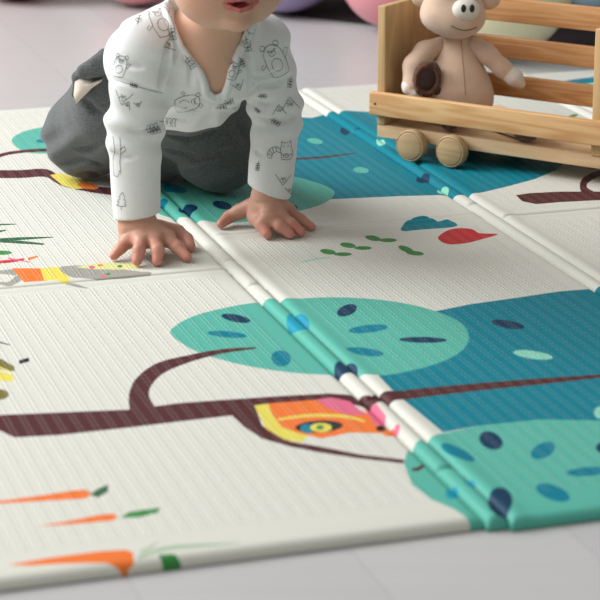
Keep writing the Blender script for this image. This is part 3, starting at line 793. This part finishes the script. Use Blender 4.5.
# ---- pants
pf = Field((-.40, 2.62, .012), (.06, 3.12, .32), .0025)
def pfn(P): return .0022*wr_noise(P, 9, 60)+.0012*wr_noise(P, 10, 130)
def thigh(hp_, kn, an, r0, r1, sd):
    u = union([cone(hp_, kn, r0, r1), cone(kn, an, r1-.006, .036)], .02)
    def fn(P):
        q = P-np.array(kn); return pfn(P)+.0030*np.sin((q[..., 2]*1.2-q[..., 0]*.6+q[..., 1]*.4)*130+sd)*np.exp(-((q[..., 2]+.005)/.03)**2)
    return displaced(u, fn)
pf.add(thigh(hipR, knR, anR, .062, .0565, 0), .02); pf.add(thigh(hipL, knL, anL, .066, .056, 1), .012)
pf.add(displaced(cone(U(150, 152, 2.93), U(182, 140, 2.92), .045, .05), pfn), .02)
pf.add(displaced(union([ell(pelvis+Vector((.002, .01, -.018)), (.076, .072, .058)), cone(belly+Vector((0, .03, -.02)), pelvis+Vector((0, 0, -.01)), .060, .060)], .02), pfn), .03)
# front of the waist stays under the shirt
wdir = (pelvis-belly).normalized()
pf.cut(half(belly+wdir*.01, -wdir, (-.33, 2.60, .10), (.05, 2.86, .42)), .006)
# rolled waistband sticking up at the hip
W0, W1, W2, W3 = U(77, 77, 2.80), U(84, 71, 2.79), U(96, 67, 2.79), U(106, 58, 2.80)
pf.add(union([cone(W0, W1, .005, .007), cone(W1, W2, .007, .011), cone(W2, W3, .011, .013), cone(U(92, 80, 2.83), U(108, 71, 2.82), .012, .022)], .01), .008)
pf.add(union([cone(W0, U(74, 95, 2.815), .005, .004), cone(U(83, 86, 2.83), U(98, 80, 2.83), .008, .02), cone(U(86, 95, 2.83), U(100, 88, 2.82), .012, .026)], .008), .01)
_b = tree_of(pf)
for px, r in (([(56, 166), (80, 160), (106, 166)], .003), ([(66, 180), (88, 173), (107, 179)], .003), ([(84, 100), (95, 112), (107, 117)], .0028), ([(106, 140), (90, 148), (74, 150)], .0022),
              ([(160, 134), (190, 141), (222, 130)], .003), ([(165, 150), (195, 158), (232, 150)], .003), ([(176, 176), (200, 172)], .002), ([(235, 120), (248, 140)], .0025), ([(96, 62), (100, 76), (106, 82)], .002)):
    for c_ in chain(_b, px, r*1.2, 0): pf.cut(c_, .006, .008)
pants_m = mat('grey_heather_jersey', (86, 89, 90), .9, .15, noise=.4, nscale=520, bump=.3, bscale=800, sheen=.2)
pants = link('pants', smooth_me(pf.mesh(), 1, .5), pants_m, baby)
# cream lining showing in the folded-over waistband: thin cloth triangle wrapped on the hip
lv = [U(75, 80, 2.795), U(80, 77.5, 2.79), U(86, 80, 2.79), U(93, 83, 2.788), U(102, 80, 2.786), U(101, 82, 2.785), U(92, 88, 2.784), U(84, 96, 2.785), U(76, 104, 2.79), U(73.5, 95, 2.795)]
cen = U(82, 87, 2.782)
lb = [v+Vector((.0, .012, 0)) for v in lv]; nl = len(lv)
me = me_from([cen]+lv+lb+[cen+Vector((0, .014, 0))], [(0, 1+i, 1+(i+1) % nl) for i in range(nl)]+[(1+i, 1+nl+i, 1+nl+(i+1) % nl, 1+(i+1) % nl) for i in range(nl)]+[(2*nl+1, 1+nl+(i+1) % nl, 1+nl+i) for i in range(nl)])
tag(link('waistband_lining', me, mat('cream_lining', (204, 192, 180), .85, .2, noise=.03, nscale=200), pants), 'cream lining of the turned-down waistband')

# ================================================================== WOODEN WAGON
PHI = .5764
LL, WW = .53, .15
T = .0125
wag = empty('toy_wagon', (.1085, 3.0857, 0), -PHI)
wag.location.z = 0
tag(wag, 'natural pine toy wagon with slatted sides and round wheels, standing on the play mat', 'toy wagon')
pine = wood_mat('pine_board', (198, 150, 100), (216, 176, 126), 0)
pine_slat = wood_mat('orange_pine', (190, 134, 86), (208, 158, 108), 0, 1.2)
pine_end = wood_mat('pine_end_board', (190, 156, 110), (204, 170, 122), 2, .9)
pine_base = wood_mat('birch_base', (206, 172, 132), (216, 186, 148), 0, .8)
wheel_m = wood_mat('beech_wheel', (176, 146, 108), (190, 160, 120), 0, .8)
ZT, ZB0, ZB1 = .2217, .0345, .0530
def wbox(name, lo, hi, m, bev=.0015, parent=wag): return link(name, box_me(lo, hi, bev, 2), m, parent)
wbox('base', (0, 0.001, ZB0), (LL, WW, ZB1), pine_base)
wbox('end_panel', (0, .0, ZB1), (T, WW-.001, ZT), pine_end)
wbox('end_panel', (LL-T, .0, ZB1), (LL, WW-.001, ZT), pine_end)
wbox('post', (.3335, -.0015, ZB1-.001), (.3335+.022, .0105, ZT+.001), pine_end)
wbox('post', (.3335, WW-.012, ZB1), (.3335+.022, WW, ZT), pine_end)
rail = wbox('side_rail', (-.006, -.0125, .0685), (LL+.004, -.0008, .1015), pine, .002)
screw = mat('dark_screw', (40, 34, 30), .5)
for a, b in ((.001, .0855), (LL-.006, .0855)):
    me = lathe_me([(0, -.0132), (.0016, -.0132), (.0018, -.0122), (0, -.0120)], 12, 'y'); me.transform(Matrix.Translation((a+.003, 0, b)))
    link('screw', me, screw, rail)
for z0, z1 in ((.1880, .2215), (.1360, .1660), (.0805, .1115)):
    wbox('back_slat', (-.001, WW+.0005, z0), (LL+.001, WW+.0105, z1), pine_slat, .0015)
def wheel(a, b, ang):
    r, t = .0225, .0085
    prof = [(0, -t), (r*.78, -t), (r*.84, -t+.0006), (r*.86, -t+.0022), (r*.89, -t+.0008), (r*.95, -t+.0010), (r, -t+.004), (r, t-.004), (r*.93, t), (0, t)]
    me = lathe_me(prof, 40, 'y'); me.transform(Matrix.Rotation(ang, 4, 'Y')); me.transform(Matrix.Translation((a, b, .0345)))
    o = link('wheel', me, wheel_m, wag)
for k, a in enumerate((.0665, .1305, .4, .462)):
    wheel(a, -.0150, k*1.1); wheel(a, WW+.0195, k*.7+.4)
    link('axle', tube_me([(a, -.008, .0345), (a, WW+.012, .0345)], .003, 10), wheel_m, wag)

# ================================================================== SOFT TOY PIG
pig = empty('soft_toy_pig', (.205, 3.12, .0535)); pig['_wc'] = 1
tag(pig, 'beige plush pig with a white snout sitting inside the wooden wagon', 'soft toy')
def wp(a, b, z):
    v = Vector((a*math.cos(PHI)+b*math.sin(PHI), -a*math.sin(PHI)+b*math.cos(PHI), 0)); return Vector((.1085+v.x, 3.0857+v.y, z))
PY = 3.10
g = lambda u, v, dy=0: U(u, v, PY+dy)
plush = mat('beige_plush', (214, 184, 162), .9, .15, noise=.05, nscale=60, bump=.35, bscale=700, sheen=.5)
plush_w = mat('white_plush', (226, 218, 208), .9, .15, bump=.3, bscale=700, sheen=.3)
brown_p = mat('dark_brown_plush', (92, 60, 46), .9, .15, noise=.25, nscale=150, bump=.9, bscale=500, sheen=.3)
dark_t = mat('black_thread', (36, 30, 32), .6)
bfz = Field((.02, 2.98, .05), (.38, 3.26, .30), .002)
seat = g(453, 92, .0); 
bfz.add(union([ell(g(454, 88, .005), (.046, .038, .044)), cone(g(455, 90), g(458, 42, .01), .040, .022), cone(g(440, 100), g(466, 104), .032, .032)], .03))
bfz.cut(half(seat, (0, 0, -1), (0, 2.9, .0), (.4, 3.3, .0531)), 0)
def flat_cut(P): return P[..., 2]-.0536
flat_cut.bb = (np.array((.0, 2.9, .04)), np.array((.4, 3.3, .0536))); bfz.cut(flat_cut, 0)
pb = link('body', smooth_me(bfz.mesh(), 2), plush, pig)
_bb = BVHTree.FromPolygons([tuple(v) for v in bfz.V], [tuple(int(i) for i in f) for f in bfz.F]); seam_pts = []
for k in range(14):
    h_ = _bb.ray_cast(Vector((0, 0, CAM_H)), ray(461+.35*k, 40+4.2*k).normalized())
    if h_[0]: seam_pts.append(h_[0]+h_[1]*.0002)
# head
hz = Field(tuple(g(448, -12, 0)-Vector((.085, .075, .07))), tuple(g(448, -12, 0)+Vector((.085, .09, .085))), .002)
H0 = g(453, -12, -.002)
hz.add(union([ell(H0, (.037, .040, .046)), ell(g(442, 14, -.008), (.031, .034, .026)), ell(g(463, 16, -.012), (.032, .033, .026)), ell(g(457, 21, -.018), (.024, .026, .018))], .02))
ph = link('head', smooth_me(hz.mesh(), 2), plush, pig)
sn = Field(tuple(g(466, 10, -.045)-Vector((.03, .03, .03))), tuple(g(466, 10, -.045)+Vector((.03, .03, .03))), .0012)
sn.add(ell(g(466, 9.5, -.043), (.0195, .014, .0158)))
snout = link('snout', smooth_me(sn.mesh(), 2), plush_w, ph)
for u in (463.5, 472):
    me = lathe_me([(.0042*math.sin(math.pi*k/10), -.0042*math.cos(math.pi*k/10)) for k in range(11)], 18)
    me.transform(Matrix.Diagonal((.85, .4, 1.35, 1))); me.transform(Matrix.Translation(g(u, 8.5, -.0566))); link('nostril', me, dark_t, snout)
_hb = BVHTree.FromPolygons([tuple(v) for v in hz.V], [tuple(int(i) for i in f) for f in hz.F]); st_ = []
for k in range(19):
    t_ = k/18; h_ = _hb.ray_cast(Vector((0, 0, CAM_H)), ray(451+26*t_, 25.5+4*math.sin(math.pi*t_)+1.5*t_).normalized())
    if h_[0]: st_.append(h_[0]+h_[1]*.0002)
link('mouth_stitch', tube_me(st_, .0006, 6), dark_t, ph)
def ear(u, v, s):
    f = Field(tuple(g(u, v)-Vector((.04, .03, .035))), tuple(g(u, v)+Vector((.04, .03, .035))), .002)
    f.add(union([ell(g(u, v), (.019, .007, .014)), cone(g(u, v), g(u+s*12, v-6, .005), .008, .01)], .008)); return link('ear', smooth_me(f.mesh(), 2), plush, ph)
ear(425, -2, 1); ear(487, 0, -1)
for u in (448, 466):
    me = lathe_me([(.004*math.sin(math.pi*k/10), -.004*math.cos(math.pi*k/10)) for k in range(11)], 18)
    me.transform(Matrix.Translation(g(u, -14, -.042))); link('eye', me, dark_t, ph)
# arms
def limb(name, pts, rs, m, h=.002, parent=pig):
    f = Field(tuple(np.min([np.array(p) for p in pts], 0)-max(rs)-.008), tuple(np.max([np.array(p) for p in pts], 0)+max(rs)+.008), h)
    f.add(union([cone(pts[i], pts[i+1], rs[i], rs[i+1]) for i in range(len(pts)-1)], .006)); return link(name, smooth_me(f.mesh(), 2), m, parent)
limb('arm', [g(441, 44, .01), g(425, 52, -.006), g(415, 66, -.018), g(414, 84, -.026)], [.011, .015, .0165, .0165], plush)
ar = limb('arm', [g(474, 44, .0), g(488, 55, -.006), g(502, 68, -.010), g(508, 73, -.012)], [.013, .0135, .0125, .012], plush)
tag(limb('hand_tip', [g(508, 73, -.012), g(515, 78, -.014), g(521, 84, -.016)], [.0122, .0115, .0065], plush_w, .0018, ar), 'white tip of the outstretched arm')
tag(limb('paw_pad', [g(413, 86, -.026), g(417, 91, -.030)], [.0165, .013], plush_w), 'white cuff behind the dark hoof')
# brown cup-shaped hoof facing the camera, with a furry rim
def hoof(c, r, R, name='hoof', hollow=True, par=pig):
    f = Field(tuple(np.array(c)-.036), tuple(np.array(c)+.036), .0014)
    e = ell(c, r, R)
    f.add(displaced(e, lambda P: .0010*wr_noise(P, 3, 700)))
    if hollow:
        fw = np.array(R)@np.array([0, -1, 0]) if R is not None else np.array([0, -1, 0])
        f.cut(ell(np.array(c)+fw*(r[1]*.95), (r[0]*.78, r[1]*.8, r[2]*.80), R), .002)
    return link(name, smooth_me(f.mesh(), 1), brown_p, par)
a = math.radians(12); R1 = np.array([[math.cos(a), 0, math.sin(a)], [0, 1, 0], [-math.sin(a), 0, math.cos(a)]])
hf_ = hoof(g(427, 79, -.038), (.0205, .015, .0270), R1)
f_ = Field(tuple(np.array(g(427, 79, -.038))-.034), tuple(np.array(g(427, 79, -.038))+.034), .0014)
f_.add(displaced(ell(np.array(g(427, 79, -.0385)), (.0155, .0085, .0212), R1), lambda P: .0008*wr_noise(P, 8, 500)))
link('hoof_lining', smooth_me(f_.mesh(), 1), mat('dark_hoof_lining', (58, 36, 32), .6, .4, noise=.3, nscale=90, bump=.5, bscale=300), hf_)
link('belly_seam', tube_me([Vector(p)+Vector((0, 0, 0)) for p in seam_pts], .0005, 6), mat('seam_thread', (150, 122, 106), .9), pb)  # thin seam thread, darker beige than the plush
limb('tail_tuft', [g(437, 90, -.036), g(440, 94, -.034)], [.008, .006], brown_p)
# legs with brown hooves lying on the base board, showing under the rail
def leg(p0, p1, r):
    l = limb('leg', [p0, p1], [r, r*.9], plush)
    hh = limb('hoof', [p1, p1+(p1-p0).normalized()*.012], [r*.98, r*.9], brown_p, .0018, l); return l
leg(wp(.165, .052, .0725), wp(.222, .0215, .0722), .0186)
leg(wp(.085, .055, .0715), wp(.105, .022, .0705), .0165)

# ================================================================== BALLOONS AND CABINET
def balloon(name_label, u, v, rpx, col, vb, ang=0):
    zb = .0072 if u > 200 else 0
    # vb: image row of the contact with the floor
    p = Z(u, vb, 0); sc_ = F_PX/(p.y*ct+CAM_H*st); r = rpx/sc_
    prof = [(r*math.sin(math.pi*k/32)*(1-.04*math.cos(math.pi*k/32)), -r*1.06*math.cos(math.pi*k/32)) for k in range(33)]
    b = empty('balloon', (p.x, p.y+.02, 0)); tag(b, name_label, 'balloon', 'balloons lying on the floor')
    m = mat('latex_'+name_label.split()[0], col, .28, .5, sss=0)
    me = lathe_me(prof, 48)
    tilt = Matrix.Rotation(math.radians(38), 4, Vector((math.cos(ang), math.sin(ang), 0)))
    me.transform(Matrix.Translation((0, 0, r*1.03+zb))@tilt); o = link('balloon_skin', me, m, b)
    me = lathe_me([(.004, -.012), (.008, -.010), (.003, 0), (.0025, .004), (.0, .004)], 14)
    me.transform(Matrix.Translation((0, 0, r*1.03+zb))@tilt@Matrix.Rotation(math.pi, 4, 'X')@Matrix.Translation((0, 0, -r*1.055-.002))); link('knot', me, m, b)
balloon('lilac balloon on the floor behind the baby\'s head', 290, -47, 60, (158, 144, 184), 17, 2.0)
balloon('rose pink balloon beside the left end of the wooden wagon', 398, -27, 60, (226, 150, 160), 34, 1.0)
balloon('cream yellow balloon seen between the slats of the wooden wagon', 503, -3, 68, (226, 222, 188), 63, .5)
balloon('pale blue balloon at the far right behind the wagon slats', 618, -22, 58, (150, 176, 190), 33, 4.0)
balloon('salmon pink balloon at the top edge behind the baby\'s back', 140, -52, 58, (232, 160, 160), 6, 3.0)
balloon('dusty red balloon at the top left corner of the photo', 12, -62, 64, (190, 100, 104), 1, 5.0)
# dark rug
p0, p1 = Z(262, 12, 0), Z(640, 58, 0)
dv = (p1-p0); yaw = math.atan2(dv.y, dv.x)
rug_m = mat('dark_rug_pile', (44, 36, 38), .95, .1, noise=.2, nscale=300, bump=.6, bscale=600)
rug = link('rug', box_me((0, 0, .0003), (dv.length+.6, 1.1, .007), .002), rug_m); rug.location = p0; rug.rotation_euler = (0, 0, yaw)
tag(rug, 'dark brown flat rug on the floor under the balloons', 'rug')

for o in (baby, pig): del o['_wc']
